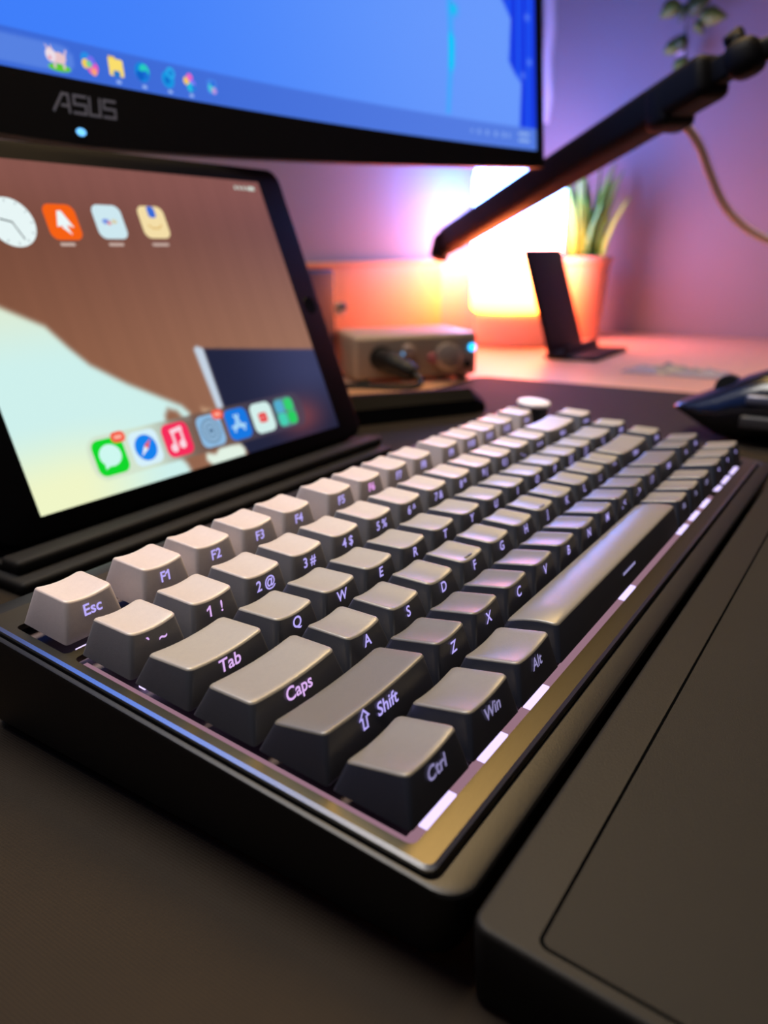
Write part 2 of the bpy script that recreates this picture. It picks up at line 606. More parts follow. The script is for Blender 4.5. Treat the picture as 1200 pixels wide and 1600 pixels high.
def key(row, xu, wu, text, lm=None, size=4.2):
    yu, hf, hb, fy, yb = ROWS[row][:5]
    o = bpy.data.objects.new('keycap', cap_mesh(row, wu, convex=(wu > 5)))
    link(o, kb)
    cx = (xu + wu / 2) * U
    cy = yu * U + 9.525
    o.matrix_local = KM @ Matrix.Translation((cx * MM, cy * MM, 0))
    # backlit legend on the sloping front face
    lm = lm or LEG
    ang = math.atan2(fy, hf)      # face leans back by this from vertical
    def fmap(x, y, l):
        d = y                      # distance up the face
        return (x, -9.025 + d * math.sin(ang) - 0.05 * math.cos(ang), d * math.cos(ang) + 0.05 * math.sin(ang))
    face = math.hypot(fy, hf)
    d0 = face * 0.64 - size * 0.36
    if text:
        if text == 'SPACE':
            items = [([(-6, face * .45), (6, face * .45), (6, face * .45 + .9), (-6, face * .45 + .9)], lm)]
        elif text == 'SHIFT':
            V, F = text_mesh('Shift', size, off=0.075)
            ax, ay, s = -6.6, d0 - 0.3, size * 1.05
            pts = [(0, 1.0), (.42, .52), (.2, .52), (.2, 0), (-.2, 0), (-.2, .52), (-.42, .52)]
            inn = [(0, .86), (.22, .6), (.1, .6), (.1, .1), (-.1, .1), (-.1, .6), (-.22, .6)]
            po = [(ax + x * s, ay + y * s) for x, y in pts]
            pi = [(ax + x * s, ay + y * s) for x, y in inn]
            items = [(([(x + 1.8, y + d0, 0) for x, y, z in V], F), lm)]
            for i in range(7):
                j = (i + 1) % 7
                items.append(([po[i], pi[i], pi[j], po[j]], lm))
        elif text in ('UP', 'DOWN', 'LEFT', 'RIGHT'):
            a = {'UP': 90, 'DOWN': -90, 'LEFT': 180, 'RIGHT': 0}[text]
            c, s_ = math.cos(math.radians(a)), math.sin(math.radians(a))
            tri = [(1.3, 0), (-.9, 1.2), (-.9, -1.2)]
            items = [([(x * c - y * s_, face * .6 + x * s_ + y * c) for x, y in tri], lm)]
        else:
            V, F = text_mesh(text, size, off=0.075)
            items = [(([(x, y + d0, 0) for x, y, z in V], F), lm)]
            if '1' in text:                      # flag of the figure one
                xs = [v[0] for v in V]
                top_ = max(v[1] for v in V) + d0
                x1 = (min(xs) + .1) if text[0] == '1' else (max(xs) - .5)
                items.append(([(x1 + .15, top_), (x1 - .95, top_ - .75), (x1 - .95, top_ - 1.3), (x1 + .15, top_ - .75)], lm))
        lo = mesh_from_2d('legend', items, fmap, o, step=0)
    if text in ('F', 'J'):
        hbz = ROWS[row][1] - 0.95
        box('homing_bar', -2.2, 2.2, -5.2, -4.5, hbz - .5, hbz + .25, cap_mat(row), o, r=0.25, seg=2)
    # lamp under the cap, near its front edge
    n = 1
    for i in range(n):
        add_led(cx + (i - (n - 1) / 2) * 22, yu * U + 1.2)

key('F', 0, 1, 'Esc')
fx = [1.25 + i for i in range(4)] + [5.5 + i for i in range(4)] + [9.75 + i for i in range(4)]
for i, x in enumerate(fx):
    key('F', x, 1, 'F%d' % (i + 1), LEG_PINK if i == 5 else LEG)
key('F', 14, 1, 'Del', size=3.0)
for i, t in enumerate(['`  ~', '1  !', '2 @', '3 #', '4 $', '5 %', '6 ^', '7 &', '8 *', '9 (', '0 )', '- _', '= +']):
    key('1', i, 1, t, LEG_LILAC if i < 2 else LEG)
key('1', 13, 2, 'Back', size=3.2)
key('1', 15.25, 1, 'Home', size=2.8)
key('Q', 0, 1.5, 'Tab', LEG_LILAC, 4.5)
for i, t in enumerate(['Q', 'W', 'E', 'R', 'T', 'Y', 'U', 'I', 'O', 'P', '[ {', '] }']):
    key('Q', 1.5 + i, 1, t)
key('Q', 13.5, 1.5, '\\ |')
key('Q', 15.25, 1, 'PgUp', size=2.8)
key('A', 0, 1.75, 'Caps', LEG_LILAC, 4.4)
for i, t in enumerate(['A', 'S', 'D', 'F', 'G', 'H', 'J', 'K', 'L', '; :', '\' "']):
    key('A', 1.75 + i, 1, t)
key('A', 12.75, 2.25, 'Enter', size=3.2)
key('A', 15.25, 1, 'PgDn', size=2.8)
key('Z', 0, 2.25, 'SHIFT', None, 4.4)
for i, t in enumerate(['Z', 'X', 'C', 'V', 'B', 'N', 'M', ', <', '. >', '/ ?']):
    key('Z', 2.25 + i, 1, t)
key('Z', 12.25, 1.75, 'Shift', size=3.2)
key('Z', 14.25, 1, 'UP')
key('Z', 15.25, 1, 'End', size=3.0)
for i, t in enumerate(['Ctrl', 'Win', 'Alt']):
    key('C', 1.25 * i, 1.25, t, LEG_DIM, 4.2)
key('C', 3.75, 6.25, 'SPACE', LEG_DIM)
for i, t in enumerate(['Alt', 'Fn', 'Ctrl']):
    key('C', 10 + i, 1, t, LEG_DIM, 3.0)
for i, t in enumerate(['LEFT', 'DOWN', 'RIGHT']):
    key('C', 13.25 + i, 1, t)

# volume knob
M_knob = mat('knob_black', (22, 22, 24), 0.35)
M_knobtop = mat('knob_satin_metal', (232, 224, 230), 0.5, metal=0.1)
kn = mk('knob', *lathe([(0.01, -1.2), (7.6, -1.2), (7.6, 0.5), (8.0, 1.0), (8.0, 8.6), (7.8, 9.0), (0.01, 9.0)], 40), M_knob, kb,
        mw=KM @ Matrix.Translation((15.8 * U * MM, 5.72 * U * MM, 0)))
smooth_by_angle(kn, 30)
kt = mk('knob_cap', *lathe([(0.01, 9.0), (8.6, 9.0), (9.2, 9.5), (9.2, 10.6), (8.6, 11.4), (7.6, 11.7), (0.01, 11.7)], 40), M_knobtop, kn)
smooth_by_angle(kt, 30)

# ------------------------------------------------------------------ wrist rest
M_rest = mat('wrist_rest_coating', (21, 19, 17), 0.56, spec=0.18, bump=0.2, bscale=1800, var=0.05, vscale=60)
M_inlay = mat('wrist_rest_pad', (24, 22, 19), 0.6, spec=0.18, bump=0.3, bscale=2600, var=0.08, vscale=40)
M_seam = mat('seam_dark', (5, 5, 5), 0.9, spec=0.0)
wr = empty('wrist_rest', (0, 0, 0), label='smooth black wrist rest in front of the keyboard', cat='wrist rest')
wt = math.radians(4.6)
def wz(y, d=0):       # sloping top
    return 18.0 + (y + 14.6) * math.tan(wt) + d
def wring(ins, d, bottom=None, r=3.4):
    pts = rrect(-6.2 + ins, 326 - ins, -100 + ins, -14.6 - ins, max(1.0, r - ins), 6, 3)
    return [(x, y, (wz(y, d) if bottom is None else bottom)) for x, y in pts]
rings = [wring(1.5, 0, 0.3), wring(0.6, 0, 1.6), wring(0, -1.2), wring(0.2, -0.5), wring(0.6, -0.12), wring(1.3, 0.0)]
o = mk('body', *loft(rings), M_rest, wr)
smooth_by_angle(o, 40)
def flat_rest(name, ins_l, ins_b, d0, d1, M, r):
    a = rrect(-5.6 + ins_l, 326 - ins_l, -96, -14.6 - ins_b, r, 5)
    b = rrect(-5.6 + ins_l + .35, 326 - ins_l - .35, -95.65, -14.6 - ins_b - .35, r - .3, 5)
    o = mk(name, *loft([[(x, y, wz(y, d0)) for x, y in a], [(x, y, wz(y, d1 - .12)) for x, y in a], [(x, y, wz(y, d1)) for x, y in b]]), M, wr)
    return o
flat_rest('seam', 2.0, 10.6, -1.0, 0.04, M_seam, 2.2)
flat_rest('pad', 2.6, 11.2, -1.0, 0.05, M_inlay, 1.8)

# ------------------------------------------------------------------ tablet and its stand case
TO = Vector((77.36, 231.41, 20.36))
TT = math.radians(21.14)
TX = Vector((1, 0, 0)); TY = Vector((0, math.sin(TT), math.cos(TT))); TN = Vector((0, -math.cos(TT), math.sin(TT)))
SW, SH = 207.4, 155.5
tablet = empty('tablet', (181, 229, 11.5), label='black bezelled tablet propped up behind the keyboard showing app icons', cat='tablet')
TL = Vector((181, 229, 11.5))
def tp(x, y, n=0.0):
    return tuple(TO + TX * x + TY * y + TN * n - TL)
M_tbody = mat('tablet_black_glass', (5, 5, 6), 0.5, spec=0.06)
M_tback = mat('tablet_back_metal', (70, 70, 74), 0.4, metal=0.8)
def tring(ins, n, r):
    return [tp(x, y, n) for x, y in rrect(-21.6 + ins, SW + 21.6 - ins, -9.3 + ins, SH + 9.3 - ins, r, 6)]
V, F = loft([tring(1.2, -7.4, 8), tring(0, -6.2, 9), tring(0, -1.4, 9), tring(.4, -.5, 8.6), tring(1.0, -.15, 8)])
V, F = V, F
o = mk('body', V, F, M_tbody, tablet)
smooth_by_angle(o, 40)
hb = mk('home_button', *(lambda R: loft(R))([[tp(SW + 10.8 + 5.6 * math.cos(a * math.pi / 16), SH / 2 + 5.6 * math.sin(a * math.pi / 16), -.2) for a in range(32)],
      [tp(SW + 10.8 + 5.4 * math.cos(a * math.pi / 16), SH / 2 + 5.4 * math.sin(a * math.pi / 16), -.02) for a in range(32)]]), mat('home_button_gloss', (16, 16, 19), 0.15), tablet)

def sstep(e0, e1, x):
    t = max(0.0, min(1.0, (x - e0) / (e1 - e0)))
    return t * t * (3 - 2 * t)
def mixc(a, b, t):
    return tuple(a[i] + (b[i] - a[i]) * t for i in range(3))
def inpoly(p, poly):
    x, y = p; r = False
    j = len(poly) - 1
    for i in range(len(poly)):
        xi, yi = poly[i]; xj, yj = poly[j]
        if (yi > y) != (yj > y) and x < (xj - xi) * (y - yi) / (yj - yi) + xi:
            r = not r
        j = i
    return r
def pdist(p, poly):
    best = 1e9
    for i in range(len(poly)):
        a, b = poly[i], poly[(i + 1) % len(poly)]
        dx, dy = b[0] - a[0], b[1] - a[1]
        t = max(0, min(1, ((p[0] - a[0]) * dx + (p[1] - a[1]) * dy) / (dx * dx + dy * dy + 1e-9)))
        best = min(best, math.hypot(p[0] - a[0] - t * dx, p[1] - a[1] - t * dy))
    return best
def cover(p, poly, w):
    d = pdist(p, poly)
    d = d if inpoly(p, poly) else -d
    return sstep(-w, w, d)

BEAM = [(-5, 99), (6, 95), (16, 89.4), (33.4, 79.6), (41, 69), (48.5, 60), (65, 48.4), (84.7, 37.2), (92, 33), (95.5, 28.5), (94, 25), (91, 26), (88, 31), (83, 33),
        (80, 30), (78, 20), (79, 10), (83, 4.1), (84.3, -2), (-5, -2)]
NAVY = [(119.0, 60.2), (210, 50), (210, -2), (126, -2), (124, 4), (119, 10)]
BAR = [(112.6, 60.7), (115, 62), (119, 60.2), (119, 28), (117, 26.5), (114.4, 28)]
WHT = [(97, 6.5), (103, 4.6), (108, 8.2), (122, 6.2), (124, 3.2), (123, -2), (100, -2), (96, 3)]
WHT2 = [(104, 30), (112, 27), (113, 24), (104, 26)]
DOCK = rrect(31.2, 180.6, 6.6, 27.4, 7, 4)
def wallpaper(x, y):
    u, v = x / SW, y / SH
    c = mixc((112, 68, 52), (116, 74, 76), u)
    c = mixc(c, mixc((140, 92, 66), (156, 112, 92), u), sstep(1.0, 0.25, v))
    c = mixc(c, (146, 92, 86), 0.6 * sstep(0.75, 1.0, v))
    gr = 0.03 * math.sin(x * .35 + 3 * math.sin(y * .02)) + .02 * math.sin(x * .8 + 1)
    c = tuple(k * (1 + gr * .25) for k in c)
    t = cover((x, y), BEAM, 2.2)
    if t > 0:
        bc = mixc((206, 240, 236), (240, 246, 200), sstep(40, 8, y) * sstep(75, 20, x))
        bc = mixc(bc, (222, 236, 212), sstep(60, 95, y))
        c = mixc(c, bc, t)
    t = cover((x, y), NAVY, 0.9)
    if t > 0:
        nc = mixc((30, 34, 60), (58, 62, 98), sstep(120, 205, x) * sstep(0, 40, y))
        rd = math.hypot((x - 176) / 20, (y - 12) / 11)
        nc = mixc(nc, (150, 70, 72), 0.7 * math.exp(-rd * rd))
        c = mixc(c, nc, t)
    c = mixc(c, (196, 210, 226), cover((x, y), BAR, 0.9))
    c = mixc(c, (226, 242, 228), cover((x, y), WHT, 1.2))
    c = mixc(c, (214, 176, 140), .8 * cover((x, y), WHT2, 2))
    t = cover((x, y), DOCK, 0.5)
    if t > 0:
        g = mixc((208, 222, 200), (104, 84, 78), sstep(60, 100, x))
        g = mixc(g, (74, 66, 84), sstep(110, 150, x))
        c = mixc(c, g, t * 0.75)
    return lin(tuple(max(0, min(255, k)) for k in c))
def grid_mesh(name, nx, ny, x0, x1, y0, y1, fcol, fpos, M, parent):
    V, C, F = [], [], []
    for j in range(ny + 1):
        for i in range(nx + 1):
            x = x0 + (x1 - x0) * i / nx; y = y0 + (y1 - y0) * j / ny
            V.append(fpos(x, y)); C.append(fcol(x, y))
    for j in range(ny):
        for i in range(nx):
            a = j * (nx + 1) + i
            F.append((a, a + 1, a + nx + 2, a + nx + 1))
    return mk(name, V, F, M, parent, cols=C)
TS = 1.0
screen = grid_mesh('screen', 200, 150, 0, SW, 0, SH, wallpaper, lambda x, y: tp(x, y, 0.02), screen_mat('tablet_pixels', TS), tablet)
def px(rgb, s=None):
    return emat('px_%d_%d_%d' % rgb, rgb, TS if s is None else s)
tmap = lambda x, y, l: tp(x, y, 0.12 + l)
def app(cx, cy, glyph, bg, size=17.0, name='app_icon', r=4.0):
    items = [(rr(cx, cy, size, size, r), px(bg))]
    for pg, c in glyph:
        if isinstance(pg, tuple):
            items.append((([(v[0] + cx, v[1] + cy, 0) for v in pg[0]], pg[1]), px(c)))
        else:
            items.append(([(x + cx, y + cy) for x, y in pg], px(c)))
    return mesh_from_2d(name, items, tmap, screen, step=0.02)
W_ = (235, 248, 250)
# top row: clock, orange arrow icon, pale icon, yellow icon
cg = [(circ(36.6 - 36.6, 0, 11.2, 40), (232, 246, 246))]
for k in range(12):
    a = k * math.pi / 6
    cg.append((stroke((9.4 * math.cos(a), 9.4 * math.sin(a)), (10.1 * math.cos(a), 10.1 * math.sin(a)), .5), (150, 160, 165)))
cg += [(stroke((0, 0), (-5.2, 1.2), .7), (50, 60, 66)), (stroke((0, 0), (3.2, -7.6), .6), (50, 60, 66))]
clock = mesh_from_2d('clock_widget', [([(x + 35.8, y + 126.6) for x, y in p], px(c)) for p, c in cg], tmap, screen)
app(61.4, 127.2, [([(-3.6, -2.2), (-1.2, 5.4), (1.0, 5.4), (5.2, -2.6), (1.9, -1.4)], W_), ([(-1.4, -2.4), (1.4, -1.0), (3.0, -6.2)], W_)], (246, 98, 22))
app(87.9, 127.9, [(rr(-2.2, 0.2, 4.2, 2.6, 1.2), (120, 150, 225)), (rr(2.6, 0.2, 3.2, 2.2, 1.0), (214, 206, 170)), (rr(-.6, -.6, 2.2, 2, .9), (225, 130, 130))], (206, 232, 240))
app(115.5, 128.4, [(rr(0.4, 5.4, 5.0, 6.0, 1.6), (58, 108, 214)), (stroke((-4, -1.6), (-2, -3.2), .9), (222, 184, 110)), (stroke((-2, -3.2), (2, -3.2), .9), (222, 184, 110)), (stroke((2, -3.2), (4, -1.6), .9), (222, 184, 110))], (244, 222, 168))
for cx, w in ((60.0, 8), (87.2, 9), (115.0, 11)):
    mesh_from_2d('app_name', [(rr(cx, 116.6, w, 1.6, .7), px((196, 170, 160)))], tmap, screen)
# status marks
mesh_from_2d('status_bar', [(rr(186 + k * 3.4, 151, 1.7 if k < 4 else 4.4, 2.2, .7), px((214, 226, 216))) for k in range(5)], tmap, screen)
# dock
dx = [42.2, 62.5, 82.3, 105.2, 125.4, 145.2, 164.8]
app(dx[0], 17, [(circ(0, 0.6, 5.9, 28, 5.2), (206, 248, 240)), ([(-4.2, -2.4), (-1.4, -4.2), (-4.6, -5.4)], (206, 248, 240))], (18, 214, 44))
app(dx[1], 17, [(circ(0, 0, 6.4, 28), (22, 130, 238)), ([(4.0, 3.8), (-.9, .9), (.9, -.9)], (240, 96, 90)), ([(-4.0, -3.8), (.9, -.9), (-.9, .9)], (232, 242, 250))], (214, 240, 250))
app(dx[2], 17, [(stroke((-2.2, -3.4), (-2.2, 4.2), 1.5), (252, 214, 226)), (stroke((3.4, -2.2), (3.4, 5.0), 1.5), (252, 214, 226)), (stroke((-2.2, 4.4), (3.4, 5.2), 2.2), (252, 214, 226)), (circ(-3.4, -3.8, 2.2), (252, 214, 226)), (circ(2.2, -2.8, 2.2), (252, 214, 226))], (246, 46, 92))
app(dx[3], 17, [(circ(0, 0, 6.6, 28), (108, 138, 168)), (circ(0, 0, 5.6, 28), (146, 184, 216)), (circ(0, 0, 3.9, 24), (96, 128, 160)), (circ(0, 0, 3.0, 24), (150, 188, 220)), (circ(0, 0, 1.6, 16), (92, 124, 156))], (140, 184, 222))
app(dx[4], 17, [(stroke((-3.6, -3.4), (1.2, 4.6), 1.5), (176, 222, 250)), (stroke((3.6, -3.4), (-1.2, 4.6), 1.5), (176, 222, 250)), (stroke((-4.6, -1.2), (4.6, -1.2), 1.5), (176, 222, 250))], (24, 120, 226))
app(dx[5], 17, [(rr(0, 0, 6.6, 5.6, 1.4), (228, 52, 58)), ([(-1.2, 1.4), (-1.2, -1.4), (1.5, 0)][::-1], (240, 150, 150))], (212, 240, 236))
app(dx[6], 17, [(rr(-4, 3.6, 7.2, 7.2, 2), (84, 172, 206)), (rr(4, 3.8, 7.2, 7.2, 2.2), (52, 208, 110)), (rr(-4, -4.0, 7.2, 7.2, 2), (70, 208, 178)), (rr(4, -4, 7.2, 7.2, 2.2), (40, 206, 96))], (92, 140, 140))
for bx_, by_ in ((49.2, 25.0), (112.8, 24.6)):
    mesh_from_2d('notification_badge', [(rr(bx_, by_, 8.0, 5.2, 2.5), px((246, 92, 70))), (rr(bx_, by_, 4.2, 1.6, .6), px((250, 180, 160)))], lambda x, y, l: tp(x, y, .3 + l), screen)

# stand case under and behind the tablet
M_folio = mat('folio_black_fabric', (26, 24, 22), 0.66, spec=0.25, bump=0.3, bscale=1500, var=0.08, vscale=90)
tc = empty('tablet_case', (181, 260, 0), label='black folio stand case holding up the tablet', cat='case')
def tcl(V):
    return [(x - 181, y - 260, z) for x, y, z in V]
def pl_(name, x0, x1, y0, y1, z0, z1, r):
    return box(name, x0 - 181, x1 - 181, y0 - 260, y1 - 260, z0, z1, M_folio, tc, r=r)
pl_('base_flap', 50, 308, 206, 322, 0.1, 5.4, 1.8)
pl_('ledge', 54, 308, 214, 226.4, 5.2, 11.2, 1.8)
pl_('ledge_step', 54, 308, 225, 243, 5.2, 8.6, 0.6)
# back cover around the tablet, and the prop behind
V, F = loft([[tuple(Vector(p) + TL - Vector((181, 260, 0))) for p in [tp(x, y, n) for x, y in rrect(-23 + i, SW + 23 - i, -10.2 + i * .4, SH + 10.6 - i, 10, 5)]] for i, n in ((1.0, -10.2), (0, -9.2), (0, -7.6))])
o = mk('back_cover', V, F, M_folio, tc)
smooth_by_angle(o, 40)
a0 = TO + TY * 96 + TN * -10.3
a1 = Vector((0, 316, 5.4))
pr = [(72, a0.y, a0.z), (290, a0.y, a0.z), (290, a1.y, a1.z), (72, a1.y, a1.z)]
pr2 = [(x, y + 4, z + 0.6) for x, y, z in pr]
mk('prop_flap', tcl(pr + pr2), [(0, 1, 2, 3), (7, 6, 5, 4), (0, 4, 5, 1), (1, 5, 6, 2), (2, 6, 7, 3), (3, 7, 4, 0)], M_folio, tc)

# ------------------------------------------------------------------ monitor (curved ultrawide)
K = 1.08
MO = Vector((175.03, 298.51, 205.07))
MYAW = math.radians(-1.7); MTI = math.radians(4.0); MR = 1500.0 * K
mon = empty('monitor', (175, 420, 0), label='large curved monitor with a bright blue desktop above the tablet', cat='monitor')
ML = Vector((175, 420, 0))
def mp(s, v, n=0.0):
    """s, v in screen millimetres before scaling; n out of the glass towards the viewer"""
    s *= K; v *= K
    a = s / MR
    x = (MR - n) * math.sin(a)
    y = -(MR - (MR - n) * math.cos(a)) + v * math.sin(MTI)
    z = v * math.cos(MTI)
    return tuple(MO + Vector((x * math.cos(MYAW) - y * math.sin(MYAW), x * math.sin(MYAW) + y * math.cos(MYAW), z)) - ML)
M_bez = mat('monitor_black_plastic', (10, 9, 9), 0.42, spec=0.3, bump=0.15, bscale=1500)
S0, S1, VT = -381.0, 381.0, 312.0
def chin(s):
    return -27.5 + 15.5 * min(1.0, (abs(s) / 388.0) ** 1.15)
NS = 48
SS = [-388 + 776 * i / NS for i in range(NS + 1)]
V, F = [], []
def strip(fa, fb):
    o_ = len(V)
    for s in SS:
        V.append(fa(s)); V.append(fb(s))
    for i in range(NS):
        a = o_ + 2 * i
        F.append((a, a + 2, a + 3, a + 1))
topv = VT + 8
FN = 2.0   # bezel proud of the glass
strip(lambda s: mp(s, chin(s), FN), lambda s: mp(s, 0, FN))               # chin front
strip(lambda s: mp(s, 0, FN), lambda s: mp(s, 0, 0))                      # inner lip
strip(lambda s: mp(s, VT, FN), lambda s: mp(s, topv, FN))
strip(lambda s: mp(s, chin(s), -12), lambda s: mp(s, chin(s), FN))        # underside
strip(lambda s: mp(s, topv, FN), lambda s: mp(s, topv, -12))
strip(lambda s: mp(s, topv, -12), lambda s: mp(s, chin(s), -12))          # back
for sg in (-1, 1):
    a, b = sg * 381, sg * 388
    q = [mp(a, 0, FN), mp(b, chin(b), FN), mp(b, topv, FN), mp(a, VT, FN), mp(a, 0, 0), mp(a, VT, 0), mp(b, chin(b), -12), mp(b, topv, -12)]
    o_ = len(V); V += q
    fs = [(0, 1, 2, 3), (0, 3, 5, 4), (1, 6, 7, 2)]
    for f in fs:
        F.append(tuple(o_ + i for i in (f if sg > 0 else f[::-1])))
o = mk('bezel', V, F, M_bez, mon)
bmx = bmesh.new(); bmx.from_mesh(o.data); bmesh.ops.remove_doubles(bmx, verts=bmx.verts[:], dist=1e-6); bmesh.ops.recalc_face_normals(bmx, faces=bmx.faces[:]); bmx.to_mesh(o.data); bmx.free()
# bulging rear shell
rings = []
for d, ins in ((-11, 30), (-30, 55), (-48, 110), (-52, 150)):
    rr_ = []
    for x, y in rrect(-388 + ins * 1.6, 388 - ins * 1.6, -16 + ins * .55, topv - ins * .7, 20, 4, 8):
        rr_.append(mp(x, y, d))
    rings.append(rr_)
V, F = loft(rings, False, True)
o = mk('rear_shell', V, F, M_bez, mon); smooth_by_angle(o, 40)

DARK = [(340, 330), (338, 104), (344.3, 98.9), (353.2, 88), (350, 60), (357, 52), (364.4, 46.6), (361.2, 15.6), (385, 15.6), (385, 330)]
CY_ = [(285.5, 320), (290.5, 60), (283, 17.5), (279, 17.5), (284, 60), (284, 320)]
CYB = [(286.5, 70), (290.2, 66), (289.4, 50), (286.5, 44), (284, 48), (284.6, 66)]
def desktop(s, v):
    u = (s + 60) / 440.0
    c = mixc((62, 126, 250), (104, 152, 252), sstep(0, 0.95, u))
    c = mixc(c, (110, 160, 255), 0.25 * sstep(100, 0, abs(v - 70)) * sstep(.2, .8, u))
    t = cover((s, v), DARK, 1.2)
    if t > 0:
        k = .5 + .5 * math.sin(s * .9) * math.cos(s * .37 + v * .02)
        c = mixc(c, mixc((18, 40, 214), (30, 92, 250), k), t)
        for bx_, by_ in ((374, 62), (366, 52), (372, 92)):
            c = mixc(c, (120, 160, 255), .7 * math.exp(-((s - bx_) ** 2 + (v - by_) ** 2) / 6.0))
    c = mixc(c, (64, 168, 252), .9 * cover((s, v), CY_, 1.2))
    c = mixc(c, (0, 200, 250), cover((s, v), CYB, 1.5))
    c = mixc(c, (0, 200, 240), math.exp(-((s - 291) ** 2 + (v - 84) ** 2) / 12.0))
    if v < 15.8:
        tb = mixc((58, 104, 214), (84, 124, 226), sstep(0, .9, u))
        c = mixc(tb, c, sstep(15.2, 15.8, v))
        pill = cover((s, v), rrect(-120, -2.8, 2.2, 13.2, 5.4, 5), .5)
        c = mixc(c, mixc(tb, (120, 160, 240), .45), pill)
    return lin(tuple(max(0, min(255, k)) for k in c))
MS = 1.0
# fine lower part in the photograph's view, coarse above
mscr = grid_mesh('screen', 420, 110, S0, S1, 0, 112, desktop, lambda s, v: mp(s, v, 0), screen_mat('monitor_pixels', MS), mon)
grid_mesh('screen_upper', 120, 40, S0, S1, 112, VT, desktop, lambda s, v: mp(s, v, 0), MATS['monitor_pixels'], mscr)
mmap = lambda x, y, l: mp(x, y, 0.15 + l)
def pm(rgb):
    return emat('px_%d_%d_%d' % rgb, rgb, TS)
def ticon(cx, cy, parts, name='taskbar_icon'):
    return mesh_from_2d(name, [([(x + cx, y + cy) for x, y in p], pm(c)) for p, c in parts], mmap, mscr)
# search highlight drawing: a pale pig on a patch of grass
ticon(-11.0, 7.4, [(circ(.6, -3.6, 5.6, 24, 1.6), (96, 200, 50)), (rr(-1.6, -2.4, 1.2, 3.2, .4), (222, 196, 206)), (rr(3.0, -2.4, 1.2, 3.2, .4), (222, 196, 206)),
                   (circ(.8, .3, 3.6, 20, 2.3), (232, 196, 200)), (circ(-3.0, 1.0, 2.5, 20, 2.8), (236, 222, 232)), ([(-5.4, 5.2), (-4.2, 2.6), (-3.2, 3.2)], (232, 200, 206)),
                   ([(-2.6, 5.2), (-3.0, 3.0), (-1.6, 2.6)], (232, 200, 206)), (stroke((3.8, 1.2), (4.6, 3.6), .8), (232, 196, 204)), (circ(-3.6, -.2, .9, 12), (230, 160, 180))], 'search_highlight')
ticon(5.2, 8.1, [(circ(-1.4, 1.6, 2.8), (40, 140, 230)), (circ(-1.8, -.4, 2.0), (250, 206, 80)), (circ(1.6, -1.6, 2.9), (232, 90, 190)), (circ(1.2, 1.2, 2.0), (120, 110, 240)), (circ(-.2, -.4, 1.5), (120, 210, 150)), (circ(2.0, -3.2, 1.6), (250, 160, 120))])
ticon(19.7, 8.6, [(rr(-1.9, 3.4, 4.0, 2.4, .6), (236, 196, 70)), (rr(0, 0, 8.0, 7.4, .8), (250, 222, 110)), (rr(0, -2.6, 3.8, 2.6, .8), (40, 120, 200))])
ticon(34.5, 9.0, [(circ(0, 0, 4.4), (20, 130, 220)), (circ(1.2, .8, 2.9), (40, 205, 190)), (circ(1.6, -1.0, 1.9), (30, 110, 215)), (circ(-1.4, -1.6, 2.2), (16, 96, 200))])
ticon(50.1, 9.0, [(circ(-.4, -1.0, 3.9), (24, 150, 226)), (circ(1.6, 2.2, 2.7), (40, 170, 236)), (circ(1.6, 2.2, 1.4), (30, 130, 216)), (circ(-1.0, -1.4, 1.7), (16, 110, 205))])
ticon(63.2, 8.8, [(circ(-1.9, .4, 1.9), (250, 206, 80)), (circ(.3, 2.2, 1.9), (236, 100, 200)), (circ(1.8, -.6, 1.9), (130, 120, 250)), (circ(.2, -2.4, 2.1), (30, 190, 225)), (circ(2.4, -2.4, 1.5), (40, 120, 220))])
ticon(77.8, 8.6, [(rr(0, 0, 6.4, 7.2, 1.6), (70, 130, 232)), (circ(-.4, -.6, 2.2), (70, 200, 220)), (circ(1.2, -1.8, 1.6), (190, 150, 220)), (circ(.6, 1.4, 1.3), (40, 100, 220))])
for s_ in (20.2, 34.8, 50.2, 63.6):
    ticon(s_, 2.6, [(rr(0, 0, 2.8, 1.5, .7), (150, 180, 240))], 'running_mark')
for k, (s_, w) in enumerate(((306, 2.4), (314, 3.2), (323, 3.4), (333, 3.6), (342, 3.6), (348, 3))):
    ticon(s_, 8.8, [(circ(0, 0, w * .55, 14), (136, 172, 244)), (circ(0, 0, w * .28, 10), (96, 136, 230))], 'tray_icon')
ticon(366, 8.6, [(rr(0, 2.4, 13, 2.2, .6), (140, 174, 240)), (rr(0, -2.2, 13, 2.2, .6), (140, 174, 240))], 'clock_lines')

# maker's name on the chin, drawn with strokes
M_logo = mat('logo_grey_print', (165, 170, 190), 0.4, metal=0.3)
sh = lambda x, y: (x + y * .10, y)
lw = 1.15
L_ = []
def ls(p, q): L_.append((stroke(sh(*p), sh(*q), lw), M_logo))
ls((-16.6, -14), (-12.2, -6.9)); ls((-12.2, -6.9), (-9.4, -6.9)); ls((-9.4, -6.9), (-8.8, -14)); ls((-12.4, -11.6), (-9.6, -11.6))
x0 = -6.8
def S_(x0):
    ls((x0 + 6, -6.9), (x0, -6.9)); ls((x0, -6.9), (x0, -10.4)); ls((x0, -10.4), (x0 + 6, -10.4)); ls((x0 + 6, -10.4), (x0 + 6, -14)); ls((x0 + 6, -14), (x0, -14))
S_(-6.4)
ls((1.6, -6.9), (1.6, -14)); ls((1.6, -14), (7.0, -14)); ls((7.0, -14), (7.0, -6.9))
S_(9.2)
mesh_from_2d('brand_lettering', L_, lambda x, y, l: mp(x, y, FN + .12), mon)
V, F = loft([[mp(-6.1 + 2.6 * math.cos(a * math.pi / 8), -21.8 + 1.7 * math.sin(a * math.pi / 8), FN) for a in range(16)],
             [mp(-6.1 + 2.2 * math.cos(a * math.pi / 8), -21.8 + 1.3 * math.sin(a * math.pi / 8), FN + .5) for a in range(16)]], False, True)
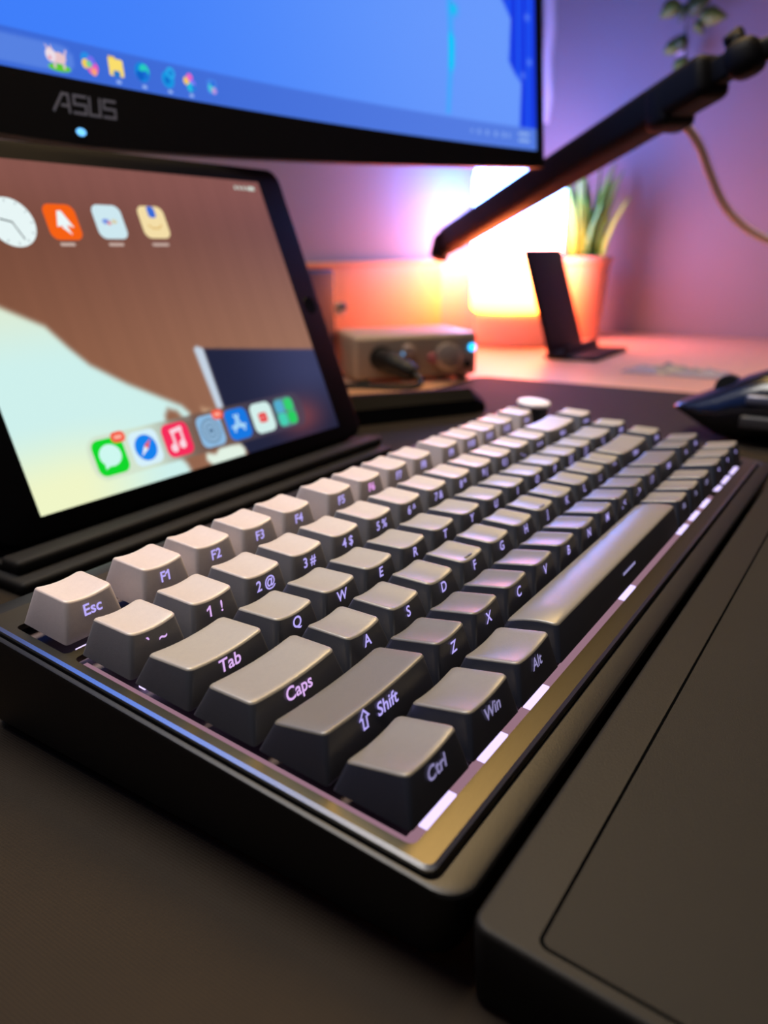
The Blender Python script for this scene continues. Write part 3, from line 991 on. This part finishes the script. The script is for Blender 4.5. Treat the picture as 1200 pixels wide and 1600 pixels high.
mk('power_light', V, F, emat('power_led', (110, 190, 255), 1.6), mon)
# stand: column and splayed feet
col = box('stand_column', -32, 32, 18, 60, 8, 420, M_bez, mon, r=8)
box('mount_block', -50, 50, -85, 30, 330, 420, M_bez, mon, r=6)
M_foot = mat('stand_foot_matt_black', (7, 6, 6), 0.65, spec=0.08)
def foot(name, tipx, tipy):
    hub = Vector((175, 425)); tip = Vector((tipx, tipy))
    d = (tip - hub).normalized(); nn = Vector((-d.y, d.x))
    Lh = (tip - hub).length
    prof = [(-10, 24, 22), (Lh - 130, 20, 20), (Lh - 14, 15, 19), (Lh - 2, 9, 10), (Lh, 4, 4)]
    rings = []
    for t, w, h in prof:
        p = hub + d * t
        rings.append([(p.x + nn.x * w * k - 175, p.y + nn.y * w * k - 420, z) for k, z in ((-1, 0.2), (1, 0.2), (.9, h * .6), (.2, h), (-.2, h), (-.9, h * .6))])
    V, F = loft(rings)
    o = mk(name, V, F, M_foot, mon)
    bmx = bmesh.new(); bmx.from_mesh(o.data); bmesh.ops.recalc_face_normals(bmx, faces=bmx.faces[:]); bmx.to_mesh(o.data); bmx.free()
    return o
foot('stand_foot', 474, 226)
foot('stand_foot', -120, 226)

# ------------------------------------------------------------------ colour lamp
def lamp_material():
    M = bpy.data.materials.new('lamp_glow')
    M.use_nodes = True
    nt = M.node_tree
    nt.nodes.clear()
    o = nt.nodes.new('ShaderNodeOutputMaterial')
    e = nt.nodes.new('ShaderNodeEmission')
    tc = nt.nodes.new('ShaderNodeTexCoord')
    sp = nt.nodes.new('ShaderNodeSeparateXYZ')
    mr = nt.nodes.new('ShaderNodeMapRange')
    mr.inputs['From Min'].default_value = 0.046
    mr.inputs['From Max'].default_value = 0.241
    r = nt.nodes.new('ShaderNodeValToRGB')
    el = r.color_ramp.elements
    el[0].position = 0.0; el[0].color = (1.0, 0.12, 0.014, 1)
    el[1].position = 1.0; el[1].color = (0.09, 0.21, 0.85, 1)
    for p, c in ((0.12, (1.0, 0.17, 0.035)), (0.36, (1.0, 0.24, 0.09)), (0.47, (0.7, 0.28, 0.35)), (0.56, (0.15, 0.25, 0.85))):
        q = el.new(p); q.color = (*c, 1)
    e.inputs[1].default_value = LAMP
    L = nt.links
    L.new(tc.outputs['Object'], sp.inputs[0]); L.new(sp.outputs['Z'], mr.inputs['Value']); L.new(mr.outputs[0], r.inputs[0])
    L.new(r.outputs[0], e.inputs[0]); L.new(e.outputs[0], o.inputs[0])
    return M
LAMP = 37.0
lamp = empty('table_lamp', (955, 420, -3), label='glowing round colour lamp on a pale base in the desk corner', cat='lamp')
o = mk('lamp_shade', *lathe([(0.01, 46), (57, 46), (62, 50), (63, 58), (63, 222), (60, 234), (52, 240), (0.01, 241)], 48), lamp_material(), lamp)
smooth_by_angle(o, 40)
M_lbase = mat('lamp_base_white', (226, 214, 214), 0.4, var=0.02)
o = mk('lamp_base', *lathe([(0.01, 0.2), (56, 0.2), (58, 2), (58, 40), (55, 45.5), (0.01, 46)], 48), M_lbase, lamp)
smooth_by_angle(o, 40)

# ------------------------------------------------------------------ plant in a pot
M_pot = mat('pot_pale_terracotta', (206, 160, 142), 0.45, var=0.03)
M_soil = mat('soil', (50, 38, 30), 0.9, var=0.3, vscale=200)
M_blade = [mat('blade_green', (112, 170, 54), 0.5, var=0.15, vscale=40), mat('blade_yellow_green', (174, 200, 66), 0.5, var=0.15, vscale=40), mat('blade_deep_green', (78, 136, 50), 0.5, var=0.15, vscale=40)]
pot = empty('potted_plant', (1080, 366, -3), label='pale terracotta pot of tall green grass beside the glowing lamp', cat='plant')
o = mk('pot', *lathe([(0.01, 0.2), (27, 0.2), (28, 3), (38, 108), (40.5, 109), (41, 118), (37.5, 118.5), (36, 104), (0.01, 103)], 36), M_pot, pot)
smooth_by_angle(o, 40)
o = mk('soil', *lathe([(0.01, 103.2), (35.5, 103.2), (30, 107), (0.01, 108)], 24), M_soil, pot)
random.seed(11)
for i in range(44):
    a = random.uniform(0, 2 * math.pi); rad = random.uniform(2, 26)
    bx0, by0 = rad * math.cos(a), rad * math.sin(a)
    h = random.uniform(85, 142); lean = random.uniform(4, 38); la = a + random.uniform(-.6, .6)
    w = random.uniform(4.5, 7.0); fa = random.uniform(0, math.pi)
    rings = []
    for t, ws in ((0, .8), (.35, 1.0), (.65, .8), (.88, .45), (1, .06)):
        cx = bx0 + lean * t * t * math.cos(la); cy = by0 + lean * t * t * math.sin(la); cz = 104 + h * t
        ux, uy = math.cos(fa) * w * ws, math.sin(fa) * w * ws
        nx, ny = -math.sin(fa) * .5, math.cos(fa) * .5
        rings.append([(cx - ux, cy - uy, cz), (cx + nx, cy + ny, cz), (cx + ux, cy + uy, cz), (cx - nx, cy - ny, cz)])
    mk('blade', *loft(rings), M_blade[i % 3], pot, smooth=True)

# ------------------------------------------------------------------ phone stand
M_stand = mat('stand_black_metal', (9, 8, 9), 0.45, spec=0.25, bump=0.1)
ps = empty('phone_stand', (884, 300, -3), label='black leaning phone stand in front of the lamp', cat='stand')
o = box('base_plate', -70, 52, -52, 14, 0.2, 5, M_stand, ps, r=1.5)
lean = math.atan2(38, 122)
def lean_m(x, y, z):
    return Matrix.Translation((x * MM, y * MM, z * MM)) @ Matrix.Rotation(-lean, 4, 'X')
box('back_rest', -68, 46, -2.5, 2.5, 0, 130, M_stand, ps, r=1.8, mw=lean_m(0, 8, 4.5))
box('front_lip', -68, 46, -2, 2, 0, 12, M_stand, ps, r=1.4, mw=lean_m(0, -14, 4.0))
box('lip_shelf', -68, 46, -16, 2, -2, 1.5, M_stand, ps, r=1.0, mw=Matrix.Translation((0, 0.004, 0.007)))

# ------------------------------------------------------------------ audio interface + plug
M_if = mat('interface_silver', (186, 168, 152), 0.45, metal=0.1, var=0.05, vscale=120, bump=0.1)
M_ifp = mat('interface_panel', (166, 148, 134), 0.45, metal=0.1)
M_blk = mat('black_rubber', (14, 14, 15), 0.5)
fa = math.atan2(-88, 100)
ai = empty('audio_interface', (536, 402, -3), rotz=fa, label='small silver audio interface box with knobs behind the stand foot', cat='audio interface')
IW, IH, ID = 132, 44, 96
box('body', 0, IW, 0, ID, 4, 4 + IH, M_if, ai, r=4)
pan = box('front_panel', 4, IW - 4, -1.6, 2, 7, 1 + IH, M_ifp, ai, r=1.2)
for x, y in ((12, 12), (IW - 12, 12), (12, ID - 12), (IW - 12, ID - 12)):
    mk('foot_pad', *lathe([(0.01, 0.2), (6, 0.2), (6, 4.2), (0.01, 4.2)], 16, x, y), M_blk, ai)
def fcyl(name, x, z, r, l, M, y0=-1.5, r2=None):
    r2 = r if r2 is None else r2
    n = 24
    rg = [[(x + q * math.cos(2 * math.pi * i / n), yy, z + q * math.sin(2 * math.pi * i / n)) for i in range(n)] for q, yy in ((r, y0), (r, y0 - l * .85), (r2 * .9, y0 - l))]
    V, F = loft(rg)
    return smooth_by_angle(mk(name, V, F, M, ai), 40)
fcyl('input_ring', 28, 26, 12, 2.0, M_blk)
fcyl('gain_knob', 56, 33, 6, 9, mat('knob_pale', (190, 170, 165), 0.4), r2=5)
fcyl('gain_knob', 56, 15, 5, 6, mat('knob_rose', (205, 120, 120), 0.4), r2=4.4)
fcyl('small_knob', 82, 24, 5, 8, mat('knob_pink', (200, 120, 130), 0.4))
fcyl('monitor_knob', 98, 25, 14, 12, mat('knob_silver', (196, 182, 176), 0.35, metal=0.4), r2=12.5)
fcyl('socket', 121, 16, 4, 1.2, M_blk)
fcyl('signal_light', 52, 30, 2.0, 1.2, emat('led_soft_blue', (120, 180, 235), 2.0))
fcyl('power_light', 126, 33, 3.6, 2.0, emat('led_blue', (40, 180, 255), 3.5))
cfm = Matrix.Translation((536 * MM, 402 * MM, -3 * MM)) @ Matrix.Rotation(fa, 4, 'Z')
ic = empty('jack_cable', (536, 402, -3), rotz=fa, label='black jack plug and cable pushed into the silver audio interface', cat='cable')
path = [(28, -3, 25), (36, -24, 22), (50, -46, 15)]
o = mk('plug', *tube(spline(path, 5), [11] * 6 + [9.5] * 3 + [8, 6], 16), M_blk, ic); smooth_by_angle(o, 40)
path = [(50, -46, 15), (53, -56, 9), (44, -64, 6.4), (20, -62, 6.4), (-10, -44, 6.4), (-36, -22, 3.6), (-58, -6, 3.4)]
o = mk('cord', *tube(spline(path, 6), 3.0, 10), M_blk, ic); smooth_by_angle(o, 60)

# pale box behind, with a dark speaker beside it
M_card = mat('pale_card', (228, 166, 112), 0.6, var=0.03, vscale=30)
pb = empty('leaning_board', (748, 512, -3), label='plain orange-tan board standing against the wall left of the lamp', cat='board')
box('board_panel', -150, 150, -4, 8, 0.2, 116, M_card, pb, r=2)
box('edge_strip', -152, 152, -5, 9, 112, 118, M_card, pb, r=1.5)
M_spk = mat('dark_block_plastic', (26, 24, 30), 0.5)
sp = empty('desk_speaker', (520, 478, -3), label='dark little speaker block half hidden behind the tablet edge', cat='speaker')
box('cabinet', -50, 50, -30, 30, 0.2, 112, M_spk, sp, r=4)
n = 28
for zz, rr0 in ((42, 26), (86, 13)):
    V, F = loft([[(rq * math.cos(2 * math.pi * i / n), yy, zz + rq * math.sin(2 * math.pi * i / n)) for i in range(n)] for rq, yy in ((rr0, -30), (rr0 * .95, -32), (rr0 * .8, -31), (rr0 * .3, -27))])
    smooth_by_angle(mk('driver', V, F, M_blk, sp), 40)
M_brass = mat('plug_metal', (200, 176, 160), 0.25, metal=0.9)
mpk = empty('metal_plug', (599, 470, 66), label='small shiny metal plug in the side of the dark speaker block', cat='plug')

# ------------------------------------------------------------------ microphone boom arm
def at(x, y, depth):
    d = CF * 1201.0 + CR * (x - 600) - CU * (y - 800)
    return CAM + d * (depth / 1201.0)
M_arm = mat('arm_black_powder', (9, 7, 7), 0.55, spec=0.12, bump=0.15, bscale=900)
A0, A1 = Vector((765, 436, 133)), Vector((532, 117, 230))
A0, A1 = at(700, 376, 960), at(1120, 114, 530)
ba = empty('microphone_arm', (620, -160, -3), label='black microphone boom arm crossing in front of the glowing lamp', cat='microphone arm')
BL = Vector((620, -160, -3))
def bar(name, a, b, w, h, r, parent, M=M_arm):
    a = Vector(a); b = Vector(b)
    d = (b - a)
    mtx = Matrix.Translation((a - BL) * MM) @ d.to_track_quat('Z', 'Y').to_matrix().to_4x4()
    return box(name, -w / 2, w / 2, -h / 2, h / 2, 0, d.length, M, parent, r=r, mw=mtx)
bar('upper_arm', A0, A1, 29, 29, 7, ba)
ex = (A0 - A1).normalized()
E1 = A0 + ex * 6
E2 = at(684, 400, 966)
bar('end_clamp', A0 - ex * 14, at(690, 385, 963), 27, 27, 6, ba)
bar('mount_tip', at(692, 372, 962), at(685, 405, 962), 18, 20, 3, ba)
J = at(1166, 88, 512)
bar('elbow_link', A1 - ex * -6, J, 13, 17, 3, ba)
bar('elbow_joint', at(1136, 106, 522), at(1194, 76, 505), 26, 24, 9, ba)
bar('thumb_screw', at(1148, 98, 520), at(1154, 54, 518), 9, 14, 3, ba)
bar('thumb_wing', at(1134, 70, 518), at(1160, 48, 518), 8, 9, 3, ba)
Q = Vector((580, -140, 300))
bar('lower_arm', J, Q, 14, 14, 4, ba)
bar('cable_guide', at(1030, 178, 588), at(1064, 158, 566), 32, 32, 6, ba)
bar('post', (Q.x, Q.y, Q.z + 10), (Q.x, Q.y, 6), 24, 24, 10, ba)
box('desk_foot', Q.x - 45 - BL.x, Q.x + 45 - BL.x, Q.y - 45 - BL.y, Q.y + 45 - BL.y, 3.2, 14, M_arm, ba, r=3)
# cable hanging from the arm
M_cab = mat('cable_pale', (238, 208, 200), 0.5)
cp = [at(1046, 186, 588), at(1064, 190, 596), at(1090, 222, 610), at(1108, 268, 632), at(1130, 318, 655), at(1160, 352, 680), at(1200, 375, 705), at(1260, 392, 730)]
o = mk('arm_cable', *tube(spline(cp, 6), 3.6, 12), M_cab); smooth_by_angle(o, 60)
tag(o, 'pale cable drooping from the microphone arm towards the right', 'cable')

# ------------------------------------------------------------------ hanging vine, wall strip, hook
def wallpt(x, y, X):
    d = CF * 1201.0 + CR * (x - 600) - CU * (y - 800)
    return CAM + d * ((X - CAM.x) / d.x)
M_leaf = mat('vine_leaf', (126, 150, 66), 0.55, var=0.2, vscale=60)
M_leaf2 = mat('vine_leaf_dark', (84, 108, 60), 0.55, var=0.2, vscale=60)
M_stem = mat('vine_stem', (96, 104, 80), 0.6)
VB = wallpt(1074, -90, 1148)
vine = empty('hanging_vine', tuple(VB), label='leafy green vine hanging against the wall at upper right', cat='plant')
st = [wallpt(1074, -90, 1148), wallpt(1078, -20, 1148), wallpt(1072, 40, 1148), wallpt(1070, 90, 1148), wallpt(1064, 132, 1148)]
o = mk('stem', *tube([p - VB for p in spline(st, 6)], 1.3, 8), M_stem, vine)
def leaf(x, y, ang, L, W, M, bend=6):
    c = wallpt(x, y, 1146) - VB
    d = Vector((0, -math.cos(math.radians(ang)), math.sin(math.radians(ang))))
    n = Vector((0, d.z, -d.y)); out = Vector((-1, 0, 0))
    top, bot = [], []
    N = 9
    V, F = [], []
    for k in range(N):
        t = k / (N - 1)
        w = W * math.sin(math.pi * t ** .75) * .5 + .15
        p = c + d * (L * (t - .5)) + out * (bend * math.sin(math.pi * t))
        V += [tuple(p + n * w + out * -1.2), tuple(p + out * .5), tuple(p - n * w + out * -1.2), tuple(p + out * -.6)]
    for k in range(N - 1):
        a, b = 4 * k, 4 * k + 4
        for i in range(4):
            j = (i + 1) % 4
            F.append((a + i, a + j, b + j, b + i))
    F += [(3, 2, 1, 0), tuple(4 * (N - 1) + i for i in range(4))]
    mk('leaf', V, F, M, vine, smooth=True)
leaf(1047, 16, 205, 32, 24, M_leaf)
leaf(1092, 8, 20, 34, 26, M_leaf2)
leaf(1115, 26, -8, 38, 24, M_leaf)
leaf(1068, 20, 250, 26, 12, M_leaf2)
leaf(1093, 44, -60, 22, 12, M_leaf)
leaf(1050, 76, 200, 26, 20, M_leaf)
leaf(1064, 66, 60, 24, 22, M_leaf2)
leaf(1064, 106, 250, 30, 22, M_leaf)
leaf(1060, -30, 160, 34, 24, M_leaf)
leaf(1095, -40, 20, 34, 24, M_leaf)
hk = mk('wall_hook', *lathe([(0.01, 0), (9, 0), (10, 2), (8, 6), (0.01, 8)], 20), mat('hook_white', (225, 225, 228), 0.3))
hp = wallpt(1063, 74, 1180)
hk.matrix_local = Matrix.Translation((hp) * MM) @ Matrix.Rotation(math.radians(-90), 4, 'Y')
smooth_by_angle(hk, 40)
tag(hk, 'round white wall hook behind the hanging vine', 'hook')

M_strip = mat('strip_white', (228, 226, 232), 0.45)
sa = [wallpt(859, -60, 1176), wallpt(859, 40, 1176), wallpt(855, 90, 1176), wallpt(856, 150, 1176), wallpt(853, 192, 1176)]
hw_ = [9, 9, 7.5, 8, 3.5]
rings = [[(p.x + 3.8, p.y - w, p.z), (p.x - 2, p.y - w * .8, p.z), (p.x - 2, p.y + w * .8, p.z), (p.x + 3.8, p.y + w, p.z)] for p, w in zip(sa, hw_)]
o = mk('cable_cover', *loft(rings), M_strip)
tag(o, 'slim white cable cover running down the wall beside the monitor', 'cable cover')

# metal plug (lies on the pale box edge, beside the tablet)
o = mk('barrel', *tube([(-29, 0, 0), (-4, 0, 0), (0, 0, 0), (10, 0, 0), (13, 0, 0)], [5.5, 5.5, 7.5, 7.5, 4], 16), M_brass, mpk); smooth_by_angle(o, 40)

# ------------------------------------------------------------------ mouse
M_mouse = mat('mouse_black_gloss', (10, 10, 13), 0.22, spec=0.5)
M_mgrip = mat('mouse_grip', (46, 42, 40), 0.5, bump=0.3, bscale=1500)
M_msil = mat('mouse_grey_panel', (110, 112, 130), 0.3, metal=0.5)
ms = empty('mouse', (472, 0, 0), label='black angular computer mouse at the right edge beside the keyboard', cat='mouse')
sec = [(-62, 14, 10, 1), (-58, 22, 20, .5), (-45, 29, 33, .3), (-25, 32, 44, .3), (0, 32, 48.5, .3), (14, 31, 47.5, .3), (28, 30, 42, .3), (40, 30, 35.5, 2), (50, 29, 30.5, 8), (59, 27, 26.5, 14), (66, 23, 23.5, 18), (69, 18, 21.5, 19)]
rings = []
for y, w, zt, zb in sec:
    rg = []
    for k in range(24):
        a = 2 * math.pi * k / 24
        ca, sa_ = math.cos(a), math.sin(a)
        ex_ = 0.72
        xx = w * math.copysign(abs(ca) ** ex_, ca)
        zz = (zt + zb) / 2 + (zt - zb) / 2 * math.copysign(abs(sa_) ** ex_, sa_)
        rg.append((xx * (1 - .12 * (zz - zb) / max(1, zt - zb)), y, max(zz, zb)))
    rings.append(rg)
o = mk('shell', *loft(rings), M_mouse, ms); smooth_by_angle(o, 50)
bm = bmesh.new(); bm.from_mesh(o.data); bmesh.ops.recalc_face_normals(bm, faces=bm.faces[:]); bm.to_mesh(o.data); bm.free()
box('side_grip', -33.5, -29, -40, 24, 12, 21, M_mgrip, ms, r=2)
box('side_button', -31.5, -26, -16, 2, 29, 35, M_msil, ms, r=1.5)
box('side_button', -31.0, -26, 4, 22, 28, 34, M_msil, ms, r=1.5)
V, F = loft([[(xx, 38 + 9 * math.cos(2 * math.pi * i / 24), 33 + 9 * math.sin(2 * math.pi * i / 24)) for i in range(24)] for xx in (-4, 4)])
smooth_by_angle(mk('scroll_wheel', V, F, M_blk, ms), 40)

# ------------------------------------------------------------------ crumpled clear wrapper on the desk
random.seed(5)
M_film = mat('clear_film', (205, 200, 205), 0.18, spec=0.6, alpha=0.55)
V, F = [], []
NX, NY = 16, 10
for j in range(NY + 1):
    for i in range(NX + 1):
        x = 60 * (i / NX - .5); y = 105 * (j / NY - .5)
        V.append((x + random.uniform(-2, 2), y + random.uniform(-3, 3), 1.2 + 6 * abs(random.gauss(0, .5)) * (1 - abs(2 * i / NX - 1) ** 3) * (1 - abs(2 * j / NY - 1) ** 3)))
for j in range(NY):
    for i in range(NX):
        a = j * (NX + 1) + i
        F.append((a, a + 1, a + NX + 2, a + NX + 1))
o = mk('plastic_wrapper', V, F, M_film)
o.location = (0.772, 0.145, -0.003)
sd = o.modifiers.new('thickness', 'SOLIDIFY'); sd.thickness = 0.0003
tag(o, 'crumpled clear plastic wrapper lying on the bare desk near the wall', 'wrapper')
